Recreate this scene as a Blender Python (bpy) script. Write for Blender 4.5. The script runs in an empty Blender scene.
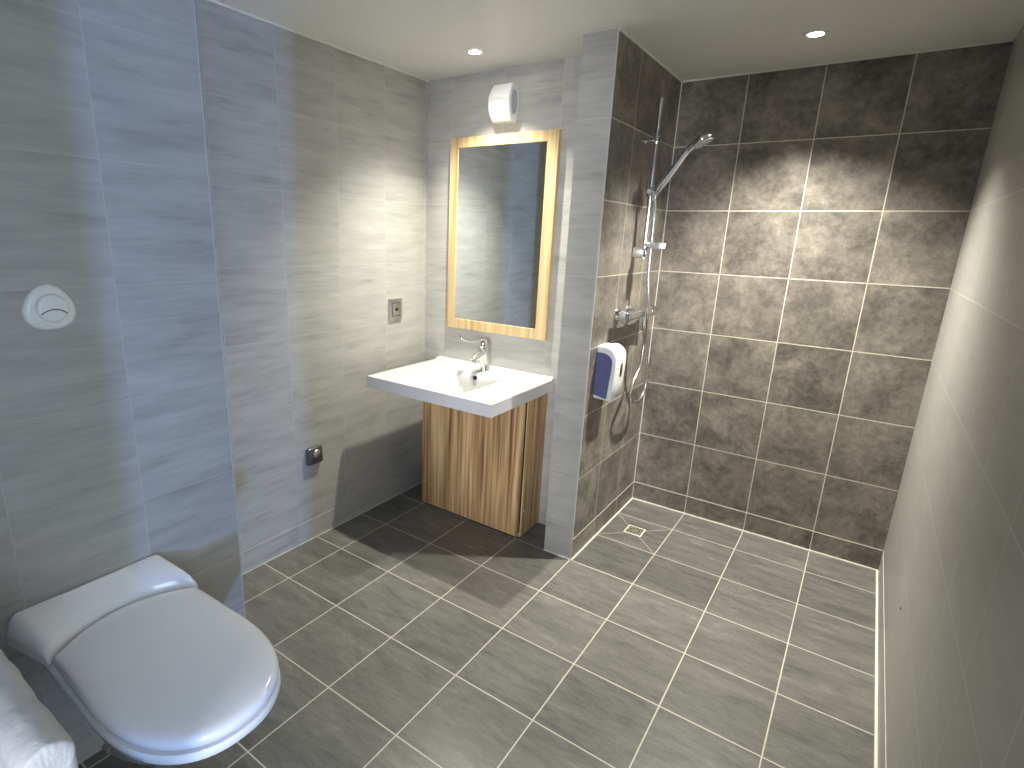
import bpy, bmesh, math, random
from mathutils import Vector, Matrix
PI = math.pi
random.seed(4)
scene = bpy.context.scene
COL = scene.collection

# ------------------------------------------------------------------ materials
def srgb(r, g, b):
    f = lambda c: (c/255/12.92 if c/255 <= .04045 else ((c/255+.055)/1.055)**2.4)
    return (f(r), f(g), f(b), 1.0)

class NT:
    """small helper for building node trees"""
    def __init__(self, name):
        self.m = bpy.data.materials.new(name); self.m.use_nodes = True
        self.t = self.m.node_tree; self.t.nodes.clear()
        self.out = self.t.nodes.new('ShaderNodeOutputMaterial')
        self.b = self.t.nodes.new('ShaderNodeBsdfPrincipled')
        self.t.links.new(self.b.outputs[0], self.out.inputs[0])
        self.tc = self.t.nodes.new('ShaderNodeTexCoord')
    def link(self, a, b): self.t.links.new(a, b)
    def val(self, sock, v):
        if hasattr(v, 'is_output'): self.link(v, sock)
        else: sock.default_value = v
    def math(self, op, a, b=0.0, c=0.0):
        n = self.t.nodes.new('ShaderNodeMath'); n.operation = op
        self.val(n.inputs[0], a); self.val(n.inputs[1], b); self.val(n.inputs[2], c)
        return n.outputs[0]
    def vmath(self, op, a, b):
        n = self.t.nodes.new('ShaderNodeVectorMath'); n.operation = op
        self.val(n.inputs[0], a); self.val(n.inputs[1], b)
        return n.outputs[0]
    def xyz(self, v):
        n = self.t.nodes.new('ShaderNodeSeparateXYZ'); self.link(v, n.inputs[0]); return n.outputs
    def comb(self, x, y, z):
        n = self.t.nodes.new('ShaderNodeCombineXYZ')
        for s, v in zip(n.inputs, (x, y, z)): self.val(s, v)
        return n.outputs[0]
    def noise(self, vec, scale=1.0, detail=4.0, rough=.55, dist=0.0):
        n = self.t.nodes.new('ShaderNodeTexNoise')
        self.link(vec, n.inputs['Vector'])
        n.inputs['Scale'].default_value = scale; n.inputs['Detail'].default_value = detail
        n.inputs['Roughness'].default_value = rough; n.inputs['Distortion'].default_value = dist
        return n.outputs[0]
    def white(self, vec):
        n = self.t.nodes.new('ShaderNodeTexWhiteNoise'); n.noise_dimensions = '3D'
        self.link(vec, n.inputs['Vector']); return n.outputs['Value'], n.outputs['Color']
    def ramp(self, fac, stops):
        n = self.t.nodes.new('ShaderNodeValToRGB'); self.link(fac, n.inputs[0])
        e = n.color_ramp.elements
        while len(e) < len(stops): e.new(.5)
        for k, (p, c) in enumerate(stops): e[k].position = p; e[k].color = c
        return n.outputs[0]
    def mix(self, fac, a, b, mode='MIX'):
        n = self.t.nodes.new('ShaderNodeMix'); n.data_type = 'RGBA'; n.blend_type = mode
        self.val(n.inputs[0], fac); self.val(n.inputs[6], a); self.val(n.inputs[7], b)
        return n.outputs[2]
    def maprange(self, v, a, b, c, d):
        n = self.t.nodes.new('ShaderNodeMapRange'); n.clamp = True
        self.val(n.inputs[0], v)
        for k, x in enumerate((a, b, c, d)): n.inputs[k+1].default_value = x
        return n.outputs[0]
    def bump(self, h, strength=.2, dist=.002):
        n = self.t.nodes.new('ShaderNodeBump'); self.link(h, n.inputs['Height'])
        n.inputs['Strength'].default_value = strength; n.inputs['Distance'].default_value = dist
        self.link(n.outputs[0], self.b.inputs['Normal'])
    def set(self, **k):
        for n, v in k.items(): self.val(self.b.inputs[n.replace('_', ' ')], v)
        return self.m

W = .336          # tile pitch of the whole room
X0 = -.0027       # grid origin of the vertical joints on the back wall / floor
YF = -.2538       # first floor joint
ZS = .1185        # top of the skirting course

def tile(name, au, av, ou, ov, style, pu=W, pv=W, grout=None, gw=.0035, gmix=1.0, diag=None, calm=1.0):
    n = NT(name)
    P = n.xyz(n.tc.outputs['Object'])
    idx = {'X': 0, 'Y': 1, 'Z': 2}
    pu_, pv_ = P[idx[au]], P[idx[av]]
    u = n.math('DIVIDE', n.math('SUBTRACT', pu_, ou), pu)
    v = n.math('DIVIDE', n.math('SUBTRACT', pv_, ov), pv)
    fu, fv = n.math('FLOOR', u), n.math('FLOOR', v)
    du = n.math('MULTIPLY', n.math('SUBTRACT', .5, n.math('ABSOLUTE', n.math('SUBTRACT', n.math('FRACT', u), .5))), pu)
    dv = n.math('MULTIPLY', n.math('SUBTRACT', .5, n.math('ABSOLUTE', n.math('SUBTRACT', n.math('FRACT', v), .5))), pv)
    d = n.math('MINIMUM', du, dv)
    mask = n.maprange(d, gw*.42, gw*.58, 1.0, 0.0)
    rv, rc = n.white(n.comb(fu, fv, 3.7))
    off = n.vmath('MULTIPLY', rc, (9.0, 9.0, 9.0))
    base = n.comb(pu_, pv_, 0.0)
    if style == 'light':        # pale stone with horizontal fibre streaks
        a = n.noise(n.vmath('ADD', n.vmath('MULTIPLY', base, (3.2, 20.0, 1.0)), off), 1.0, 5.0, .6, .25)
        b = n.noise(n.vmath('ADD', n.vmath('MULTIPLY', base, (7.0, 90.0, 1.0)), off), 1.0, 3.0, .6)
        c = n.noise(n.vmath('MULTIPLY', base, (3.0, 3.0, 1.0)), 1.0, 3.0, .5)
        f = n.math('ADD', n.math('MULTIPLY', a, .62), n.math('ADD', n.math('MULTIPLY', b, .23), n.math('MULTIPLY', c, .15)))
        f = n.math('ADD', f, n.math('MULTIPLY', n.math('SUBTRACT', rv, .5), .05))
        f = n.math('ADD', .52, n.math('MULTIPLY', n.math('SUBTRACT', f, .52), calm))
        col = n.ramp(f, [(.33, srgb(150, 148, 141)), (.45, srgb(166, 164, 156)), (.60, srgb(178, 176, 168)), (.75, srgb(188, 186, 178))])
        rough = .38
    elif style == 'dark':       # brown grey mottled stoneware
        vv = n.vmath('ADD', n.vmath('MULTIPLY', base, (1.0, 1.0, 1.0)), off)
        a = n.noise(vv, 5.5, 6.0, .62, .4)
        b = n.noise(vv, 34.0, 4.0, .65)
        c = n.noise(vv, 130.0, 2.0, .5)
        f = n.math('ADD', n.math('MULTIPLY', a, .56), n.math('ADD', n.math('MULTIPLY', b, .32), n.math('MULTIPLY', c, .12)))
        f = n.math('ADD', f, n.math('MULTIPLY', n.math('SUBTRACT', rv, .5), .04))
        col = n.ramp(f, [(.34, srgb(78, 73, 66)), (.45, srgb(104, 98, 90)), (.54, srgb(126, 119, 109)), (.67, srgb(154, 147, 134))])
        rough = .42
    else:                       # floor: grey slate look, streaks along the tile
        a = n.noise(n.vmath('ADD', n.vmath('MULTIPLY', base, (4.2, 17.0, 1.0)), off), 1.0, 6.0, .66, .5)
        b = n.noise(n.vmath('ADD', n.vmath('MULTIPLY', base, (22.0, 80.0, 1.0)), off), 1.0, 3.0, .6)
        c = n.noise(base, 90.0, 2.0, .5)
        f = n.math('ADD', n.math('MULTIPLY', a, .6), n.math('ADD', n.math('MULTIPLY', b, .25), n.math('MULTIPLY', c, .15)))
        f = n.math('ADD', f, n.math('MULTIPLY', n.math('SUBTRACT', rv, .5), .07))
        col = n.ramp(f, [(.30, srgb(74, 73, 70)), (.45, srgb(98, 97, 92)), (.57, srgb(111, 110, 104)), (.72, srgb(138, 136, 128))])
        rough = .30
    if diag is not None:        # envelope cut joints round the shower drain
        cx, cy, hx, hy, hole = diag
        ex = n.math('DIVIDE', n.math('SUBTRACT', P[0], cx), hx)
        ey = n.math('DIVIDE', n.math('SUBTRACT', P[1], cy), hy)
        dd = n.math('MULTIPLY', n.math('ABSOLUTE', n.math('SUBTRACT', n.math('ABSOLUTE', ex), n.math('ABSOLUTE', ey))), min(hx, hy)*.707)
        inside = n.math('LESS_THAN', n.math('MAXIMUM', n.math('ABSOLUTE', ex), n.math('ABSOLUTE', ey)), 1.0)
        m2 = n.math('MULTIPLY', n.maprange(dd, .0016, .0026, 1.0, 0.0), inside)
        mask = n.math('MAXIMUM', mask, n.math('MULTIPLY', m2, .6))
    g = grout
    col = n.mix(n.math('MULTIPLY', mask, gmix), col, g)
    n.bump(n.math('SUBTRACT', n.math('MULTIPLY', f, .25), mask), .25, .0012)
    n.set(Base_Color=col, Roughness=rough)
    n.b.inputs['Specular IOR Level'].default_value = .4
    return n.m

GL = srgb(196, 193, 182)
GD = srgb(206, 200, 182)
T_LEFT  = tile('light_tile_left', 'Y', 'Z', -.702, ZS, 'light', grout=GL, gw=.0030, gmix=.45)
T_PIER  = tile('light_tile_pier', 'Y', 'Z', -2.663, ZS, 'light', grout=GL, gw=.0030, gmix=.45)
T_RIGHT = tile('light_tile_right', 'Y', 'Z', -.319, ZS, 'light', grout=GL, gw=.0050, gmix=.9, calm=.5)
T_ALC   = tile('light_tile_alcove', 'X', 'Z', -.360, ZS, 'light', grout=GL, gw=.0030, gmix=.45)
T_PFRONT= tile('light_tile_partition_end', 'X', 'Z', -.25, ZS, 'light', grout=GL, gw=.0030, gmix=.45)
T_DARK  = tile('dark_tile_back', 'X', 'Z', X0, ZS, 'dark', grout=GD, gw=.0046)
T_DARKP = tile('dark_tile_partition', 'Y', 'Z', YF-.045, ZS, 'dark', grout=GD, gw=.0042, gmix=.8)
T_FLOOR = tile('floor_tile', 'X', 'Y', X0, YF, 'floor', grout=GD, gw=.0046, gmix=.85,
               diag=(X0+W/2, YF-W/2, W/2, W/2, .05))

def plain(name, col, rough=.5, metal=0.0, bump=None, spec=.5, coat=0.0, var=.04):
    n = NT(name)
    nz = n.noise(n.tc.outputs['Object'], 40.0, 3.0)
    dk = tuple(c*(1-var) for c in col[:3])+(1,)
    lt = tuple(min(1, c*(1+var)) for c in col[:3])+(1,)
    c = n.ramp(nz, [(.35, dk), (.65, lt)])
    n.set(Base_Color=c, Roughness=rough, Metallic=metal)
    n.b.inputs['Specular IOR Level'].default_value = spec
    n.b.inputs['Coat Weight'].default_value = coat
    n.b.inputs['Coat Roughness'].default_value = .06
    if bump:
        h = n.noise(n.tc.outputs['Object'], bump[0], 4.0, .6); n.bump(h, bump[1], bump[2])
    return n.m

M_CEIL   = plain('ceiling_paint', srgb(224, 223, 217), .45, var=.01)
M_TRIM   = plain('white_joint', srgb(222, 218, 204), .5)
M_TRIMG  = plain('corner_profile', srgb(186, 186, 182), .4)
M_CER    = plain('ceramic', srgb(228, 229, 229), .10, coat=.5, var=.005)
M_LID    = plain('lid_plastic', srgb(224, 226, 229), .17, coat=.3, var=.005)
M_BASIN  = plain('basin_composite', srgb(196, 195, 194), .2, coat=.3, var=.005)
M_CHROME = plain('chrome', (.80, .80, .80, 1), .10, 1.0, var=.01)
M_SATIN  = plain('satin_steel', (.56, .56, .54, 1), .30, 1.0, var=.03)
M_DARKM  = plain('dark_gap', srgb(26, 25, 24), .6)
M_BLACK  = plain('black_plastic', srgb(22, 22, 24), .3)
M_WHITE  = plain('white_plastic', srgb(233, 232, 226), .28, var=.008)
M_GREY   = plain('grey_grille', srgb(176, 178, 180), .4)
M_BLUE   = plain('blue_violet_plastic', srgb(98, 101, 142), .3)
M_HOSE   = plain('hose_metal', (.72, .72, .70, 1), .22, 1.0, (900, .3, .001))
M_TOWEL  = plain('terry', srgb(205, 205, 203), .95, 0, (150, .35, .003), spec=.1, var=.04)
M_CLEAR  = plain('clear_dish', srgb(206, 212, 212), .15, 0, spec=.8)
M_GREYPL = plain('anthracite_cover', srgb(112, 112, 118), .32, .7)
M_ROUGHW = plain('door_white', srgb(210, 208, 200), .5)

def wood(name, stops, scale=1.0):
    n = NT(name)
    P = n.xyz(n.tc.outputs['Object'])
    s = n.math('ADD', P[0], n.math('MULTIPLY', P[1], .83))
    v = n.comb(n.math('MULTIPLY', s, 34.0*scale), 0.0, n.math('MULTIPLY', P[2], .9))
    a = n.noise(v, 1.0, 3.0, .55, .25)
    v2 = n.comb(n.math('MULTIPLY', s, 170.0*scale), 4.0, n.math('MULTIPLY', P[2], 2.5))
    b = n.noise(v2, 1.0, 3.0, .5)
    v3 = n.comb(n.math('MULTIPLY', s, 8.0*scale), 9.0, n.math('MULTIPLY', P[2], .4))
    c = n.noise(v3, 1.0, 2.0, .5)
    f = n.math('ADD', n.math('MULTIPLY', a, .62), n.math('ADD', n.math('MULTIPLY', b, .22), n.math('MULTIPLY', c, .16)))
    col = n.ramp(f, stops)
    n.set(Base_Color=col, Roughness=.42)
    n.bump(f, .06, .001)
    return n.m
M_ZEB = wood('zebrano', [(.36, srgb(100, 74, 48)), (.44, srgb(146, 114, 77)), (.52, srgb(184, 151, 106)), (.63, srgb(212, 183, 137))])
M_ASH = wood('pale_zebrano', [(.34, srgb(150, 122, 82)), (.43, srgb(182, 153, 107)), (.53, srgb(200, 175, 129)), (.66, srgb(214, 193, 152))], .8)

def mirror_mat():
    n = NT('mirror_silver')
    nz = n.noise(n.tc.outputs['Object'], 3.0)
    n.set(Base_Color=n.ramp(nz, [(.3, (.80, .83, .83, 1)), (.7, (.83, .86, .86, 1))]), Metallic=1.0, Roughness=.015)
    return n.m
M_MIRROR = mirror_mat()

def emit(name, col, s):
    n = NT(name)
    n.set(Base_Color=(.9, .9, .9, 1))
    n.b.inputs['Emission Color'].default_value = col
    n.b.inputs['Emission Strength'].default_value = s
    return n.m
M_LAMP = emit('lamp_glow', (1.0, .96, .86, 1), 30.0)

# ------------------------------------------------------------------ geometry helpers
class MB:
    def __init__(s): s.bm = bmesh.new()
    def box(s, x0, x1, y0, y1, z0, z1, bev=0.0, seg=3, mi=0):
        g = bmesh.ops.create_cube(s.bm, size=1.0)
        vs = g['verts']
        for v in vs:
            v.co = Vector(((x0+x1)/2+v.co.x*(x1-x0), (y0+y1)/2+v.co.y*(y1-y0), (z0+z1)/2+v.co.z*(z1-z0)))
        fs = list({f for v in vs for f in v.link_faces})
        for f in fs: f.material_index = mi
        if bev > 0:
            es = list({e for v in vs for e in v.link_edges})
            bmesh.ops.bevel(s.bm, geom=es, offset=bev, segments=seg, profile=.5, affect='EDGES')
        return s
    def rings(s, rings, cap0=True, cap1=True, closed=True):
        vr = [[s.bm.verts.new(p) for p in r] for r in rings]
        n = len(vr[0])
        for a, b in zip(vr, vr[1:]):
            for k in range(n if closed else n-1):
                s.bm.faces.new((a[k], a[(k+1) % n], b[(k+1) % n], b[k]))
        if cap0: s.bm.faces.new(list(reversed(vr[0])))
        if cap1: s.bm.faces.new(vr[-1])
        return s
    def tube(s, pts, r, n=14, caps=True):
        pts = [Vector(p) for p in pts]
        rr = r if isinstance(r, (list, tuple)) else [r]*len(pts)
        rings = []; up = None
        for i, p in enumerate(pts):
            t = (pts[min(i+1, len(pts)-1)]-pts[max(i-1, 0)]).normalized()
            if up is None:
                up = Vector((0, 0, 1)) if abs(t.z) < .9 else Vector((1, 0, 0))
            a = t.cross(up).normalized(); b = a.cross(t).normalized(); up = b
            rings.append([p+a*math.cos(2*PI*k/n)*rr[i]+b*math.sin(2*PI*k/n)*rr[i] for k in range(n)])
        return s.rings(rings, caps, caps)
    def lathe(s, prof, axis, org, n=32, caps=True):
        """prof = [(radius, height)] along axis"""
        ax = Vector(axis).normalized(); o = Vector(org)
        up = Vector((0, 0, 1)) if abs(ax.z) < .9 else Vector((1, 0, 0))
        a = ax.cross(up).normalized(); b = ax.cross(a).normalized()
        return s.rings([[o+ax*h+(a*math.cos(2*PI*k/n)+b*math.sin(2*PI*k/n))*r for k in range(n)] for r, h in prof], caps, caps)
    def prism(s, poly, axis, h0, h1, bev=0.0, seg=3):
        """poly in the plane perpendicular to axis: X->(y,z) Y->(x,z) Z->(x,y)"""
        mk = {'X': lambda p, h: (h, p[0], p[1]), 'Y': lambda p, h: (p[0], h, p[1]), 'Z': lambda p, h: (p[0], p[1], h)}[axis]
        v0 = [s.bm.verts.new(mk(p, h0)) for p in poly]; v1 = [s.bm.verts.new(mk(p, h1)) for p in poly]
        n = len(poly); fs = [s.bm.faces.new(v0), s.bm.faces.new(v1)]
        for k in range(n): fs.append(s.bm.faces.new((v0[k], v0[(k+1) % n], v1[(k+1) % n], v1[k])))
        if bev > 0:
            es = [e for e in fs[1].edges]
            bmesh.ops.recalc_face_normals(s.bm, faces=fs)
            bmesh.ops.bevel(s.bm, geom=es, offset=bev, segments=seg, profile=.5, affect='EDGES')
        return s
    def build(s, name, mats, parent=None, smooth=40, kind=None):
        bmesh.ops.recalc_face_normals(s.bm, faces=s.bm.faces)
        me = bpy.data.meshes.new(name); s.bm.to_mesh(me); s.bm.free()
        for m in (mats if isinstance(mats, (list, tuple)) else [mats]): me.materials.append(m)
        if smooth:
            for p in me.polygons: p.use_smooth = True
            me.set_sharp_from_angle(angle=math.radians(smooth))
        o = bpy.data.objects.new(name, me); COL.objects.link(o)
        if parent is not None:
            o.parent = parent
            o.matrix_parent_inverse = Matrix.Translation(-parent.location)
        if kind: o['kind'] = kind
        return o

def thing(name, label, cat, loc, group=None):
    o = bpy.data.objects.new(name, None); COL.objects.link(o)
    o.empty_display_size = .05
    o.location = loc; o['label'] = label; o['category'] = cat
    if group: o['group'] = group
    return o
def tag(o, label, cat, group=None):
    o['label'] = label; o['category'] = cat
    if group: o['group'] = group
    return o

def catmull(pts, n=8):
    P = [Vector(p) for p in pts]; out = []
    for i in range(len(P)-1):
        p0 = P[max(i-1, 0)]; p1 = P[i]; p2 = P[i+1]; p3 = P[min(i+2, len(P)-1)]
        for k in range(n):
            t = k/n
            out.append(.5*((2*p1)+(-p0+p2)*t+(2*p0-5*p1+4*p2-p3)*t*t+(-p0+3*p1-3*p2+p3)*t**3))
    out.append(P[-1]); return out

# ------------------------------------------------------------------ room shell
LX, RX, AY, PY, PXL, PIX, PIY, H = -1.2098, 1.3164, -.68, -.9258, -.157, -.714, -2.353, 2.4673
FY = -3.98
DY0, DY1, DZ = -3.85, -3.20, 2.12        # doorway in the right wall, beside the camera
S = 'structure'
MB().box(LX-.15, RX+.15, FY-.12, .12, -.12, 0).build('floor', T_FLOOR, smooth=0, kind=S)
MB().box(LX-.15, RX+.15, FY-.12, .12, H, H+.12).build('ceiling', M_CEIL, smooth=0, kind=S)
MB().box(LX-.12, LX, FY-.12, AY+.12, 0, H).build('wall_left', T_LEFT, smooth=0, kind=S)
MB().box(LX, PXL, AY, AY+.12, 0, H).build('wall_alcove', T_ALC, smooth=0, kind=S)
MB().box(PXL, RX+.12, 0, .12, 0, H).build('wall_back', T_DARK, smooth=0, kind=S)
MB().box(RX, RX+.12, DY1, 0, 0, H).box(RX, RX+.12, FY-.12, DY0, 0, H).box(RX, RX+.12, DY0, DY1, DZ, H).build('wall_right', T_RIGHT, smooth=0, kind=S)
w = MB().box(PXL, 0, PY, 0, 0, H)
wp = w.build('wall_partition', [T_PFRONT, T_DARKP, T_LEFT], smooth=0, kind=S)
for p in wp.data.polygons:
    p.material_index = 1 if p.normal.x > .5 else (2 if p.normal.x < -.5 else 0)
MB().box(LX, PIX, FY, PIY, 0, H).build('wall_pier', T_PIER, smooth=0, kind=S)
# unseen wall behind the camera, window added to let fill light in
WX0, WX1, WZ0, WZ1 = .34, 1.20, .55, 2.25
MB().box(PIX, WX0, FY-.12, FY, 0, H).box(WX1, RX, FY-.12, FY, 0, H).box(WX0, WX1, FY-.12, FY, 0, WZ0).box(WX0, WX1, FY-.12, FY, WZ1, H).build('wall_front', T_PFRONT, smooth=0, kind=S)
fw_ = .04
MB().box(WX0, WX0+fw_, FY-.09, FY-.03, WZ0, WZ1).box(WX1-fw_, WX1, FY-.09, FY-.03, WZ0, WZ1).box(WX0+fw_, WX1-fw_, FY-.09, FY-.03, WZ0, WZ0+fw_).box(WX0+fw_, WX1-fw_, FY-.09, FY-.03, WZ1-fw_, WZ1).build('added_window_1', M_WHITE, smooth=0, kind=S)
# skirting courses, joints and corner profiles
tn = [0]
def trim(m, *a, bev=0.0):
    tn[0] += 1
    MB().box(*a, bev=bev).build('trim_%d' % tn[0], m, smooth=0, kind=S)
j = .010
trim(M_TRIM, 0, RX, -j, 0, 0, .006)                 # shower back wall / floor
trim(M_TRIM, 0, j, PY, -j, 0, .006)                 # partition / floor
trim(M_TRIM, RX-j, RX, DY1, -j, 0, .008)             # right wall / floor
trim(M_TRIM, LX, LX+.004, PIY, AY, 0, .004)         # left wall / floor
trim(M_TRIM, PXL, 0, PY-.004, PY, 0, .005)
trim(M_TRIM, 0, .004, -.004, 0, .006, H)            # shower corner
trim(M_TRIM, 0, RX, -.007, 0, H-.007, H)            # ceiling joints
trim(M_TRIM, 0, .007, PY, -.007, H-.007, H)
trim(M_TRIM, LX, LX+.007, PIY, AY, H-.007, H)
trim(M_TRIMG, -.004, .0015, PY-.0015, PY+.004, .005, H)   # partition corner profile
trim(M_TRIMG, PIX-.004, PIX+.0006, PIY-.003, PIY+.0006, 0, H)   # pier corner profile
# baseboards: the cut tile course along the floor, very slightly proud
def base(side, m, *a): MB().box(*a).build('baseboard_'+side, m, smooth=0, kind=S)
base('left', T_LEFT, LX, LX+.002, PIY, AY, .004, ZS+.0004)
base('right', T_RIGHT, RX-.002, RX, DY1, -j, .008, ZS+.0004)
base('back', T_DARK, .004, RX-.004, -.002, 0, .006, ZS+.0004)
base('partition', T_DARKP, 0, .002, PY, -.004, .006, ZS+.0004)

# ------------------------------------------------------------------ toilet
def dshape(z, xb, xf, hw, yc, n=56, nb=11, bow=0.0, pw=2.3, xs=None):
    """outline: straight-ish sides, super-elliptic front, optionally bowed back edge"""
    if xs is None: xs = xf-hw*1.45
    pts = []
    for k in range(n+1):
        t = -PI/2+PI*k/n
        c, s = math.cos(t), math.sin(t)
        pts.append((xs+(xf-xs)*abs(c)**(2/pw), yc+hw*math.copysign(abs(s)**(2/pw), s)))
    hb = hw*.965
    for k in range(nb):
        q = 1-2*k/(nb-1)
        pts.append((xb-bow*(1-q*q), yc+hb*q))
    return [Vector((x, y, z)) for x, y in pts]
TY = -2.806
toilet = thing('toilet', 'white wall-hung toilet with closed lid mounted on the grey tiled pier', 'toilet', (PIX, TY, 0))
mb = MB()
prof = [(.155, -.47, .105), (.165, -.42, .125), (.20, -.345, .14), (.26, -.255, .155), (.33, -.16, .172), (.395, -.075, .188),
        (.43, -.035, .197), (.450, -.010, .204), (.457, -.014, .2025), (.463, .006, .209), (.483, .013, .212), (.491, .009, .210), (.494, -.03, .18)]
mb.rings([dshape(z, PIX+.001, xf, hw, TY) for z, xf, hw in prof])
bowl = mb.build('bowl', M_CER, toilet, 50)
mb = MB()
XB = -.545
lidp = [(.498, .012), (.500, .004), (.503, .001), (.514, 0), (.521, .002), (.5265, .007), (.530, .016), (.5325, .032), (.5345, .06), (.536, .10), (.537, .15)]
def lid_ring(z, i):
    return dshape(z, XB+.35*i, .010-i, .207-i, TY, bow=.075*(1-i*2), xs=-.29)
mb.rings([lid_ring(z, i) for z, i in lidp])
lid = mb.build('lid', M_LID, toilet, 50)
for y in (TY-.09, TY+.09):
    MB().lathe([(.013, 0), (.015, .003), (.015, .012), (.012, .015)], (0, 0, 1), (-.60, y, .497), 20).build('hinge', M_CER, toilet)
# raised ceramic shelf behind the lid, sloping up to the wall
mb = MB()
NB = 61
rings = []
for k in range(NB):
    q = -1+2*k/(NB-1)
    yb = -2.850+q*(.212 if q > 0 else .204); yf = TY+q*.206
    e0 = .90 if q > 0 else .84
    e = max(0, (abs(q)-e0)/(1-e0)); drop = (.035 if q > 0 else .055)*(1-math.sqrt(max(0, 1-e*e)))
    xf = -.552-.072*(1-q*q)
    zt = .600-drop; zf = .552-drop*.5
    sec = [(PIX+.001, .512), (PIX+.001, zt-.012), (PIX+.006, zt-.002), (PIX+.016, zt), (xf-.05, zf+.018), (xf-.022, zf+.006), (xf-.010, zf-.004), (xf-.004, zf-.018), (xf-.002, .502), (xf-.006, .497)]
    rings.append([Vector((x, yb+(yf-yb)*((x-PIX)/(xf-PIX)), z)) for x, z in sec])
mb.rings(rings)
mb.build('cistern_shelf', M_CER, toilet, 50)

# flush plate: rounded triangle with a two-part round button
fp = thing('flush_plate', 'white rounded triangular flush plate with round dual button above the toilet', 'flush plate', (PIX, -2.828, 1.405))
FYc, FZc = -2.832, 1.412
def tri(r0, k3, n=60, rot=0):
    return [((r0*(1+k3*math.cos(3*(t-PI/2-rot))))*math.cos(t)+FYc, (r0*(1+k3*math.cos(3*(t-PI/2-rot))))*math.sin(t)+FZc) for t in [2*PI*k/n for k in range(n)]]
mb = MB(); mk = lambda poly, x: [Vector((x, p[0], p[1])) for p in poly]
mb.rings([mk(tri(.0590, .055), PIX), mk(tri(.0600, .055), PIX+.004), mk(tri(.057, .052), PIX+.010), mk(tri(.050, .045), PIX+.0135), mk(tri(.040, .03), PIX+.015)])
mb.build('plate', M_WHITE, fp, 60)
bt = MB().lathe([(.0345, 0), (.0365, .003), (.0365, .016), (.034, .0195), (.029, .0215), (.015, .023), (.002, .0233)], (1, 0, 0), (PIX+.009, FYc+.002, FZc+.002), 40).build('button', M_WHITE, fp, 50)
arc = []
for k in range(15):
    t = -1+2*k/14
    arc.append((PIX+.0322-.0028*t*t, FYc+.002+.029*t, FZc-.012+.012*(1-t*t)))
o = MB().tube(arc, .0014, 8).build('button_split', M_BLACK, bt)
o['label'] = 'dark curved gap between the two halves of the button'

# grab rail and towel at the lower left
GY = -3.192; GZ = .800
gr = thing('grab_rail', 'white support rail beside the toilet, mostly hidden under the towel', 'grab rail', (PIX, GY, .80))
mb = MB(); mb.lathe([(.045, 0), (.045, .008), (.038, .012)], (1, 0, 0), (PIX, GY, .70)); mb.box(PIX, PIX+.012, GY-.05, GY+.05, .58, .84, .005)
mb.build('wall_plate', M_WHITE, gr)
MB().tube([(PIX+.01, GY, GZ), (.105, GY, GZ)], .016, 20).build('rail', M_WHITE, gr)
MB().tube(catmull([(PIX+.01, GY, .62), (-.45, GY, .63), (-.1, GY, .68), (.03, GY, .72), (.085, GY, .775)], 6), .014, 16).build('brace', M_WHITE, gr)
mb = MB()
def towel_sec(x):
    wv = .002*math.sin(x*31)+.0015*math.sin(x*77+1)
    ro, ri = .040+wv*.6, .0172
    zc = GZ+.0005
    pts = []
    lenR, lenL = .30, .34
    for k in range(9): pts.append((GY+ro-.004+wv-(.016 if k == 0 else 0), zc-lenR+lenR*k/8))      # right side, going up
    for k in range(1, 13):
        t = PI*k/12; pts.append((GY+ro*math.cos(t), zc+ro*math.sin(t)))
    for k in range(1, 9):
        pts.append((GY-ro-.035*(k/8)**1.2-wv, zc-lenL*k/8))
    for k in range(7, 0, -1): pts.append((GY-ri-.030*(k/8)**1.2-wv, zc-lenL*k/8))
    for k in range(12, -1, -2):
        t = PI*k/12; pts.append((GY+ri*math.cos(t), zc+ri*math.sin(t)))
    for k in range(7, 1, -1): pts.append((GY+ri+.004, zc-lenR+lenR*k/8))
    return [Vector((x, y, z)) for y, z in pts]
N = 74
xs = [-.62+k*(.115+.62)/(N-1) for k in range(N)]
def shrink(sec, f):
    out = []
    for v in sec:
        r = math.hypot(v.y-GY, max(0, v.z-.80)); 
        out.append(Vector((v.x, GY+(v.y-GY)*f, GZ+(v.z-.80)*(f if v.z > .80 else 1))))
    return out
rings = [towel_sec(x) for x in xs]
mb.rings(rings)
tw = mb.build('towel', M_TOWEL, None, 60)
tag(tw, 'white towel draped over a rail in the bottom left corner', 'towel')
sub = tw.modifiers.new('sub', 'SUBSURF'); sub.levels = 1; sub.render_levels = 2
tx = bpy.data.textures.new('terry_lumps', 'CLOUDS'); tx.noise_scale = .018
dm = tw.modifiers.new('lumps', 'DISPLACE'); dm.texture = tx; dm.strength = .002; dm.mid_level = .5

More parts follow.
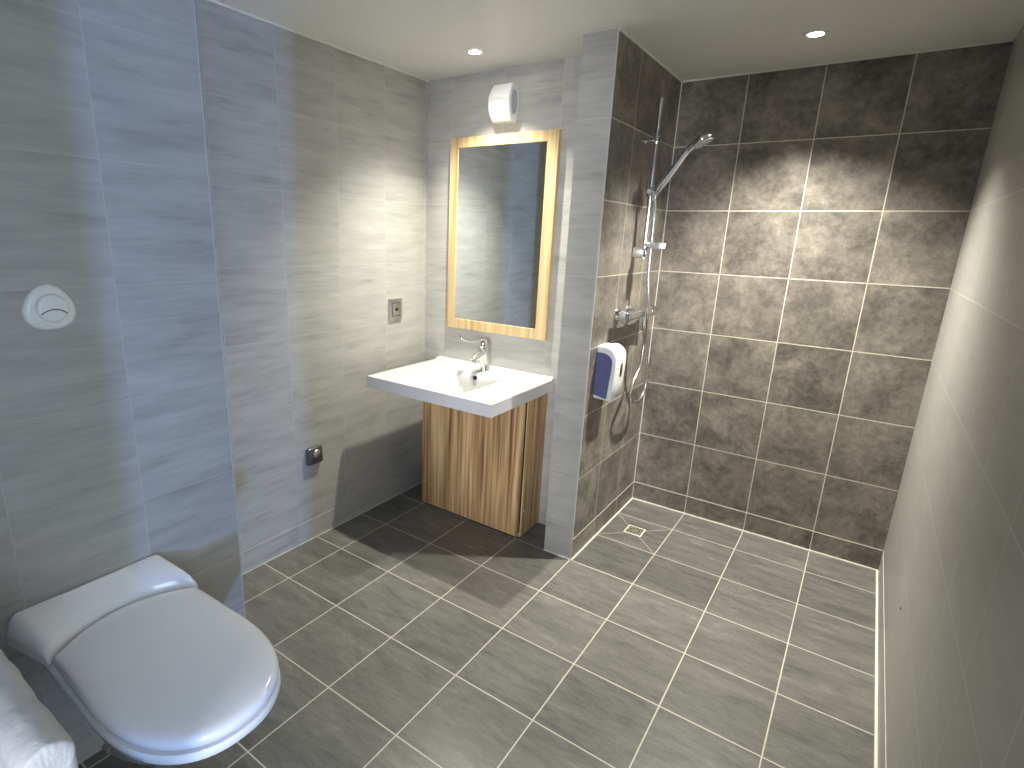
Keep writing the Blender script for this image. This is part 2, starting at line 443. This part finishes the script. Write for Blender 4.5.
# ------------------------------------------------------------------ washbasin
BX0, BX1, BY0, BY1, BZ = -1.095, -.290, -1.310, AY-.001, .885
basin = thing('washbasin', 'wide white rectangular washbasin with shallow bowl below the mirror', 'washbasin', (-.69, -1.0, .83))
def sstep(t):
    t = max(0, min(1, t)); return t*t*(3-2*t)
def bowl_depth(x, y):
    l = (x+.885)/.17; r = (-.490-x)/.07; b = (-.862-y)/.045; f = (y+1.235)/.20
    m = min(l, r, b, f)
    return .125*sstep(m) if m > 0 else 0.0
nx, ny = 92, 74
bm = bmesh.new()
top = []; bot = []
for jy in range(ny+1):
    rt = []; rb = []
    for ix in range(nx+1):
        x = BX0+(BX1-BX0)*ix/nx; y = BY0+(BY1-BY0)*jy/ny
        e = min(x-BX0, BX1-x, y-BY0)
        z = BZ-(.004*(1-min(1, e/.006)) if e < .006 else 0)
        if y > -.715: z += .010*sstep((y+.715)/.012)
        d = bowl_depth(x, y)
        rt.append(bm.verts.new((x, y, z-d)))
        zb = min(.818, BZ-d-.014)
        rb.append(bm.verts.new((x, y, zb)))
    top.append(rt); bot.append(rb)
for jy in range(ny):
    for ix in range(nx):
        bm.faces.new((top[jy][ix], top[jy][ix+1], top[jy+1][ix+1], top[jy+1][ix]))
        bm.faces.new((bot[jy][ix], bot[jy+1][ix], bot[jy+1][ix+1], bot[jy][ix+1]))
for ix in range(nx):
    bm.faces.new((top[0][ix], bot[0][ix], bot[0][ix+1], top[0][ix+1]))
    bm.faces.new((top[ny][ix], top[ny][ix+1], bot[ny][ix+1], bot[ny][ix]))
for jy in range(ny):
    bm.faces.new((top[jy][0], top[jy+1][0], bot[jy+1][0], bot[jy][0]))
    bm.faces.new((top[jy][nx], bot[jy][nx], bot[jy+1][nx], top[jy+1][nx]))
mb = MB(); mb.bm.free(); mb.bm = bm
mb.build('basin_slab', M_BASIN, basin, 50)
o = MB().lathe([(.0125, -.004), (.0125, .001), (.010, .002), (.009, -.002)], (0, -.80, .6), (-.680, -.8815, .862), 24).build('overflow_hole', M_BLACK, basin)
o['label'] = 'dark round overflow hole'
o = MB().lathe([(.030, -.001), (.030, .003), (.026, .005), (.004, .006)], (0, 0, 1), (-.69, -.975, BZ-.1255), 28).build('drain_plug', M_CHROME, basin)
o['label'] = 'chrome drain plug'

# faucet
fa = thing('faucet', 'chrome single-lever faucet with long looped lever standing on the washbasin', 'faucet', (-.696, -.768, BZ))
FX, FYY = -.696, -.765
mb = MB()
rings = []
for z, y, rx, ry in [(.002, .004, .031, .034), (.006, .004, .031, .034), (.010, .003, .028, .031), (.05, -.002, .027, .031), (.09, -.009, .026, .031), (.120, -.017, .025, .030), (.132, -.019, .024, .028)]:
    rings.append([Vector((FX+rx*math.cos(t), FYY+y+ry*math.sin(t), BZ+z)) for t in [2*PI*k/24 for k in range(24)]])
mb.rings(rings); mb.build('body', M_CHROME, fa)
mb = MB()
mb.tube(catmull([(FX, FYY-.012, BZ+.108), (FX, FYY-.05, BZ+.103), (FX, FYY-.085, BZ+.090), (FX, FYY-.115, BZ+.072)], 5), [.022]*8+[.021]*5+[.019]*3, 18)
sp = mb.build('spout', M_CHROME, fa)
MB().lathe([(.0125, 0), (.0125, .010), (.009, .010)], (0, -.35, -1), (FX, FYY-.108, BZ+.070), 20).build('aerator', M_SATIN, sp)
mb = MB()
mb.rings([[Vector((FX+.024*s*math.cos(t), FYY-.019+y+.027*s*math.sin(t), BZ+z)) for t in [2*PI*k/24 for k in range(24)]] for z, y, s in [(.134, 0, 1), (.150, -.001, 1.02), (.168, -.001, .98), (.178, 0, .8), (.182, 0, .4)]])
lv = mb.build('lever_cap', M_CHROME, fa)
lp = catmull([(FX, FYY-.012, BZ+.172), (FX-.022, FYY-.055, BZ+.174), (FX-.055, FYY-.100, BZ+.178), (FX-.083, FYY-.122, BZ+.190), (FX-.095, FYY-.118, BZ+.204)], 6)
MB().tube(lp, [.0085-.0035*min(1, k/12) for k in range(len(lp))], 14).build('lever', M_CHROME, fa)

# cabinet under the washbasin
CX0, CX1 = -1.022, -.322
cab = thing('vanity_cabinet', 'striped zebrano wood cabinet standing under the white washbasin', 'cabinet', (-.68, -.80, 0))
MB().box(CX0+.004, CX1-.006, -.900, AY-.002, .03, .735).box(-.455, CX1-.006, -.900, AY-.002, .735, .815).build('carcass', M_DARKM, cab, 0)
px0, px1 = CX0, CX1-.012
MB().prism([(px0, .012), (px1, .012), (px1, .8165), (-.455, .8165), (-.455, .735), (-.915, .735), (-.915, .8165), (px0, .8165)], 'Y', -.9035, -.922).build('front_panel', M_ZEB, cab, 0)
MB().box(CX1-.018, CX1, -.8985, AY-.003, .004, .8165, .0012, 1).build('side_panel', M_ZEB, cab, 0)
MB().box(CX0, CX0+.004, -.8985, AY-.003, .004, .8165).build('side_panel', M_ZEB, cab, 0)
MB().box(CX0+.02, CX1-.03, -.885, -.87, 0, .03).build('plinth', M_DARKM, cab, 0)
for x, y, ax in ((CX1-.040, -.922, (0, -1, 0)), (CX0+.022, -.922, (0, -1, 0)), (CX1, -.872, (1, 0, 0))):
    o = MB().lathe([(.006, -.001), (.006, .002), (.004, .003)], ax, (x, y, .155), 16).build('screw_cap', M_ASH, cab)

# mirror
mi = thing('wall_mirror', 'tall mirror in a pale striped wood frame on the tiled alcove wall', 'mirror', (-.685, AY, 1.09))
mx0, mx1, mz0, mz1 = -1.020, -.349, 1.092, 2.148
ix0, ix1, iz0, iz1 = -.966, -.413, 1.149, 2.096
yb, yf = AY-.0005, AY-.030
MB().box(mx0, ix0, yf, yb, mz0, mz1, .0015, 1).build('frame_stile', M_ASH, mi, 0)
MB().box(ix1, mx1, yf, yb, mz0, mz1, .0015, 1).build('frame_stile', M_ASH, mi, 0)
MB().box(ix0, ix1, yf, yb, iz1, mz1, .0015, 1).build('frame_rail', M_ASH, mi, 0)
MB().box(ix0, ix1, yf, yb, mz0, iz0, .0015, 1).build('frame_rail', M_ASH, mi, 0)
MB().box(ix0-.001, ix1+.001, yf+.006, yb, iz0-.001, iz1+.001).build('mirror_glass', M_MIRROR, mi, 0)

# white wall unit above the mirror
wu = thing('wall_dispenser', 'small white curved unit with side grille on the wall above the mirror', 'wall unit', (-.67, AY, 2.21))
ux0, ux1, uz0, uz1, ud = -.748, -.608, 2.203, 2.378, .095
secs = []
NU = 17
for k in range(NU):
    t = -1+2*k/(NU-1)
    z = (uz0+uz1)/2+(uz1-uz0)/2*t
    dpt = ud*(.60+.40*(1-abs(t)**2.0))
    wd = (ux1-ux0)/2*(.90+.10*(1-t*t))
    xc = (ux0+ux1)/2
    r = .022
    poly = [(xc-wd, AY-.0005), (xc-wd*1.0, AY-dpt+r*1.6)]
    for q in range(1, 6):
        a = PI/2*q/6; poly.append((xc-wd+r-r*math.cos(a), AY-dpt+r*1.6-r*1.6*math.sin(a)))
    for q in range(1, 6):
        a = PI/2*q/6; poly.append((xc+wd-r*.5+r*.5*math.sin(a), AY-dpt+r*.5-r*.5*math.cos(a)))
    poly += [(xc+wd, AY-dpt+r*.6), (xc+wd, AY-.0005)]
    secs.append([Vector((x, y, z)) for x, y in poly])
MB().rings(secs).build('cover', M_WHITE, wu, 45)
mb = MB(); e = []
for k in range(32):
    t = 2*PI*k/32; e.append((AY-.046+.030*math.cos(t), (uz0+uz1)/2+.058*math.sin(t)))
mb.prism(e, 'X', ux1-.006, ux1+.0025, .001, 1)
g = mb.build('side_grille', M_GREY, wu, 40); g['label'] = 'grey oval grille in the side of the unit'

# switch and sensor plates on the left wall
sw = thing('light_switch', 'square pale metal key switch on the left wall left of the mirror', 'switch', (LX, -.962, 1.197))
MB().box(LX, LX+.010, -1.017, -.908, 1.137, 1.262, .003, 2).build('frame', M_SATIN, sw, 30)
MB().box(LX+.008, LX+.0115, -.995, -.930, 1.160, 1.239, .001, 1).build('inner_gap', M_BLACK, sw, 0)
MB().box(LX+.010, LX+.0135, -.991, -.934, 1.164, 1.235, .001, 1).build('insert', M_SATIN, sw, 0)
MB().lathe([(.010, 0), (.010, .003), (.006, .004)], (1, 0, 0), (LX+.0134, -.962, 1.200), 20).build('keyhole', M_BLACK, sw)
so = thing('wall_socket', 'dark square metal wall outlet low on the left wall near the floor', 'socket', (LX, -1.597, .484))
MB().box(LX, LX+.022, -1.646, -1.550, .438, .530, .006, 3).build('plate', M_GREYPL, so, 40)
MB().lathe([(.024, 0), (.023, .004), (.016, .010), (.006, .013), (.001, .0135)], (1, 0, 0), (LX+.022, -1.592, .494), 26).build('knob', M_SATIN, so, 60)

# soap dispenser on the shower side of the partition
sd = thing('soap_dispenser', 'white soap dispenser with blue sides on the shower partition', 'soap dispenser', (0, -.756, .86))
dy0, dy1, dz0, dz1 = -.828, -.685, .866, 1.132
def sd_prof(inset, dz=0):
    p = []
    D = .098
    p += [(.0005, dz0+inset), (.082-inset, dz0-.004+inset), (.088-inset, dz0+.002+inset)]
    p += [(.094-inset, .95), (D-inset, 1.02), (D-inset, 1.075)]
    for q in range(1, 7):
        a = PI/2*q/6; p.append((D-inset-.062+.062*math.cos(a), 1.075+(dz1-inset-1.075)*math.sin(a)))
    p += [(.0005, dz1-inset)]
    return p
rings = []
for y, ins in [(dy0, .008), (dy0+.003, .003), (dy0+.008, 0), (dy1-.008, 0), (dy1-.003, .003), (dy1, .008)]:
    rings.append([Vector((x, y, z)) for x, z in sd_prof(ins)])
MB().rings(rings).build('body', M_WHITE, sd, 45)
def sd_side(y0, y1):
    p = []
    D = .080
    p += [(.001, .885), (.064, .872), (.068, .880), (.073, .95), (D, 1.02), (D, 1.055)]
    for q in range(1, 7):
        a = PI/2*q/6; p.append((D-.055+.055*math.cos(a), 1.055+.045*math.sin(a)))
    p += [(.001, 1.100)]
    return MB().prism(p, 'Y', y0, y1)
o = sd_side(dy0+.004, dy0-.003).build('side_panel', M_BLUE, sd, 0); o['label'] = 'blue violet side panel'
o = sd_side(dy1-.004, dy1+.003).build('side_panel', M_BLUE, sd, 0); o['label'] = 'blue violet side panel'
e = [(-.745+.013*math.cos(2*PI*k/24), 1.012+.036*math.sin(2*PI*k/24)) for k in range(24)]
o = MB().prism(e, 'X', .090, .0995).build('level_window', M_BLACK, sd, 0); o['label'] = 'dark oval level window'

# ------------------------------------------------------------------ shower
SX, SY = .060, -.480
sr = thing('shower_rail', 'chrome shower rail with brackets and slider on the dark tiled partition', 'shower rail', (0, SY, 1.55))
MB().tube([(SX, SY, 1.545), (SX, SY, 2.285)], .0130, 20).build('rail', M_CHROME, sr)
mb = MB(); mb.tube([(0.0, SY, 2.10), (SX-.006, SY, 2.10)], .007, 16); mb.lathe([(.016, 0), (.016, .006), (.012, .009)], (1, 0, 0), (0, SY, 2.10), 24)
mb.lathe([(.013, -.020), (.014, -.017), (.014, .017), (.013, .020)], (0, 0, 1), (SX, SY, 2.10), 20)
mb.build('bracket', M_CHROME, sr)
mb = MB(); mb.box(0, SX+.014, SY-.013, SY+.013, 1.545, 1.600, .006, 3)
mb.build('bracket', M_CHROME, sr)
mb = MB()
mb.lathe([(.018, -.022), (.021, -.018), (.021, .018), (.018, .022)], (0, 0, 1), (SX, SY, 1.865), 24)
mb.tube([(SX-.005, SY, 1.865), (SX+.034, SY, 1.865)], [.016, .019], 18)
mb.lathe([(.013, 0), (.014, .003), (.014, .016), (.011, .019)], (0, -1, 0), (SX, SY-.014, 1.865), 20)
mb.build('slider', M_SATIN, sr)
mb = MB()
rim = [(.0, -.016), (.030, -.015), (.036, -.010), (.039, .016), (.0365, .016), (.033, -.004), (.0, -.008)]
mb.lathe([(max(r, .0008), h) for r, h in rim], (0, 0, 1), (SX+.064, SY, 1.606), 32)
mb.box(SX-.004, SX+.030, SY-.016, SY+.016, 1.602, 1.622, .005, 3)
sdish = mb.build('soap_dish', M_CLEAR, sr); sdish['label'] = 'clear round soap dish'

# hand shower held by the slider
hp0 = Vector((.098, SY, 1.880)); hp1 = Vector((.200, SY, 2.035))
hs = thing('hand_shower', 'chrome hand shower with flat head clipped on the shower rail slider', 'shower head', tuple(hp0))
d = (hp1-hp0).normalized()
pts = [hp0-d*.020, hp0, hp0+d*.04, hp0+d*.10, hp1, hp1+d*.02]
MB().tube(pts, [.0125, .0155, .0175, .0170, .0155, .0165], 18).build('handle', M_CHROME, hs)
hc = Vector((.272, SY, 2.086)); ha = Vector((.50, 0, -.866)).normalized()
hd = MB().lathe([(.004, -.020), (.020, -.019), (.040, -.010), (.049, .000), (.050, .008), (.047, .013), (.002, .013)], ha, hc, 36)
hd.tube([hp1+d*.005, hp1+d*.04+Vector((.01, 0, 0)), hc-ha*.004], [.0155, .017, .024], 18)
hd.build('head', M_CHROME, hs)
MB().lathe([(.040, 0), (.040, .003), (.034, .005), (.001, .005)], ha, hc+ha*.013, 32).build('spray_plate', M_GREY, hs)

# mixer
MZ = 1.262
mx = thing('shower_mixer', 'chrome bar shower mixer valve on the partition below the shower rail', 'shower mixer', (0, -.50, MZ))
MB().tube([(.066, -.645, MZ), (.066, -.330, MZ)], .0250, 26).build('body', M_CHROME, mx)
for y in (-.620, -.465):
    mb = MB(); mb.lathe([(.035, .0), (.036, .006), (.028, .018), (.020, .022), (.020, .030), (.027, .031), (.027, .052), (.018, .054), (.018, .062)], (1, 0, 0), (0, y, MZ), 26)
    mb.build('wall_union', M_CHROME, mx)
for y, s, ll in ((-.645, -1, .05), (-.330, 1, .06)):
    kb = MB().lathe([(.024, 0), (.029, .003), (.031, ll-.006), (.027, ll), (.002, ll+.001)], (0, s, 0), (.066, y, MZ), 26).build('knob', M_CHROME, mx)
MB().lathe([(.013, 0), (.013, .030), (.010, .031)], (0, 0, -1), (.075, -.405, MZ-.012), 18).build('hose_outlet', M_CHROME, mx)

# hose
hpath = [(.075, -.405, 1.219), (.078, -.402, 1.17), (.082, -.385, 1.09), (.082, -.408, .98), (.082, -.500, .885), (.082, -.522, .835), (.082, -.470, .782), (.082, -.370, .766),
         (.084, -.295, .80), (.086, -.278, .87), (.088, -.305, .955), (.094, -.385, 1.07), (.102, -.425, 1.20), (.100, -.455, 1.33), (.086, -.458, 1.48), (.084, -.455, 1.62), (.083, -.462, 1.76)]
e0 = hp0-d*.020
hpath += [tuple(e0-d*.012-Vector((0, 0, .02))), tuple(e0-d*.001)]
tag(MB().tube(catmull(hpath, 8), .0085, 12).build('shower_hose', M_HOSE, None), 'silver flexible shower hose looping below the mixer', 'hose')

# floor drain
dx, dyy = X0+W/2-.003, YF-W/2+.012
dr = thing('floor_drain', 'small square steel drain set in the shower floor', 'drain', (dx, dyy, 0))
mb = MB()
h1, h2 = .050, .044
for a in ((-h1, h1, -h1, -h2), (-h1, h1, h2, h1), (-h1, -h2, -h2, h2), (h2, h1, -h2, h2)):
    mb.box(dx+a[0], dx+a[1], dyy+a[2], dyy+a[3], 0, .0025)
mb.build('frame', M_TRIM, dr, 0)
gm = plain('drain_steel', (.34, .30, .23, 1), .45, .6)
mb = MB(); mb.lathe([(.043, .0003), (.043, .002), (.038, .003), (.037, .0012), (.001, .0012)], (0, 0, 1), (dx, dyy, 0), 36)
gr_ = mb.build('grate', gm, dr, 40)
mb = MB()
for k in range(9):
    a = 2*PI*k/9
    c = Vector((dx+.026*math.cos(a), dyy+.026*math.sin(a), .0012))
    mb.lathe([(.0045, 0), (.0045, .0006)], (0, 0, 1), c, 12)
mb.build('hole', M_BLACK, dr, 0)

# small dark hole in the right wall
tag(MB().lathe([(.0055, -.001), (.0055, .0015), (.003, .002)], (-1, 0, 0), (RX, -1.02, .372), 14).build('wall_screw', M_BLACK, None), 'tiny dark screw head on the right wall tiles', 'screw')

# ------------------------------------------------------------------ ceiling lights
def downlight(x, y, label):
    t = thing('ceiling_light', label, 'ceiling light', (x, y, H))
    MB().lathe([(.046, 0), (.046, -.004), (.042, -.007), (.030, -.006), (.030, -.001)], (0, 0, 1), (x, y, H), 36, False).build('trim_ring', M_WHITE, t)
    MB().lathe([(.0305, -.0015), (.0305, -.0045), (.001, -.006)], (0, 0, 1), (x, y, H), 32).build('lamp', M_LAMP, t)
    return t
downlight(-.679, -.983, 'small round recessed ceiling light above the washbasin')
downlight(.659, -.476, 'small round recessed ceiling light above the shower')

def spot(name, loc, energy, angle, blend, col, rad=.025, target=None):
    l = bpy.data.lights.new(name, 'SPOT'); l.energy = energy; l.spot_size = math.radians(angle); l.spot_blend = blend
    l.color = col; l.shadow_soft_size = rad
    o = bpy.data.objects.new(name, l); COL.objects.link(o); o.location = loc
    if target: o.rotation_euler = (Vector(target)-Vector(loc)).to_track_quat('-Z', 'Y').to_euler()
    return o
WARM = (1.0, .975, .84)
spot('washbasin_lamp', (-.679, -.983, H-.012), 118, 108, 1.0, WARM)
spot('shower_lamp', (.659, -.476, H-.012), 222, 108, 1.0, (1.0, .97, .88))

def area(name, loc, target, sx, sy, energy, col, spread=180):
    l = bpy.data.lights.new(name, 'AREA'); l.shape = 'RECTANGLE'; l.size = sx; l.size_y = sy; l.energy = energy; l.color = col
    l.spread = math.radians(spread)
    o = bpy.data.objects.new(name, l); COL.objects.link(o); o.location = loc
    o.rotation_euler = (Vector(target)-Vector(loc)).to_track_quat('-Z', 'Y').to_euler()
    return o
# blue daylight from a distant window outside the doorway
area('window_light', (8.2, -7.46, .40), (-.8, -2.3, 1.2), .20, .5, 230, (.22, .42, 1.0))
# added soft bluish fill, aimed in through the doorway
area('doorway_fill', (2.0, -3.85, 1.5), (.0, -2.0, .9), .9, 1.7, 20, (.62, .76, 1.0))
area('rear_fill', (3.0, -9.5, 1.7), (-.3, -1.0, 1.2), 1.6, 1.3, 370, (.86, .86, .97))  # added fill from behind the camera, through the added window

wd = bpy.data.worlds.new('World'); scene.world = wd; wd.use_nodes = True
bg = wd.node_tree.nodes['Background']; bg.inputs[0].default_value = (.60, .75, 1.0, 1); bg.inputs[1].default_value = .6

# ------------------------------------------------------------------ camera
cam = bpy.data.cameras.new('Camera'); co = bpy.data.objects.new('Camera', cam); COL.objects.link(co)
M = ((0.80877344, 0.58735748, 0.02994535), (0.1769095, -0.19440863, -0.9648359), (-0.56088194, 0.78563126, -0.26114165))
r, dn, fw = (Vector(v) for v in M)
C = Vector((1.0216, -3.3834, 1.6298))
mw = Matrix((( r.x, -dn.x, -fw.x, C.x), (r.y, -dn.y, -fw.y, C.y), (r.z, -dn.z, -fw.z, C.z), (0, 0, 0, 1)))
co.matrix_world = mw
cam.sensor_width = 36; cam.lens = 557.43/1024*36
cam.shift_x = (512-462.35)/1024; cam.shift_y = (386.06-384)/1024
cam.clip_start = .02
scene.camera = co
vs = scene.view_settings
vs.view_transform = 'Standard'; vs.look = 'None'; vs.gamma = 1.0; vs.use_curve_mapping = False
vs.exposure = .82
scene.cycles.max_bounces = 10; scene.cycles.diffuse_bounces = 6; scene.cycles.glossy_bounces = 5
scene.cycles.use_denoising = True
scene.cycles.sample_clamp_indirect = 6.0
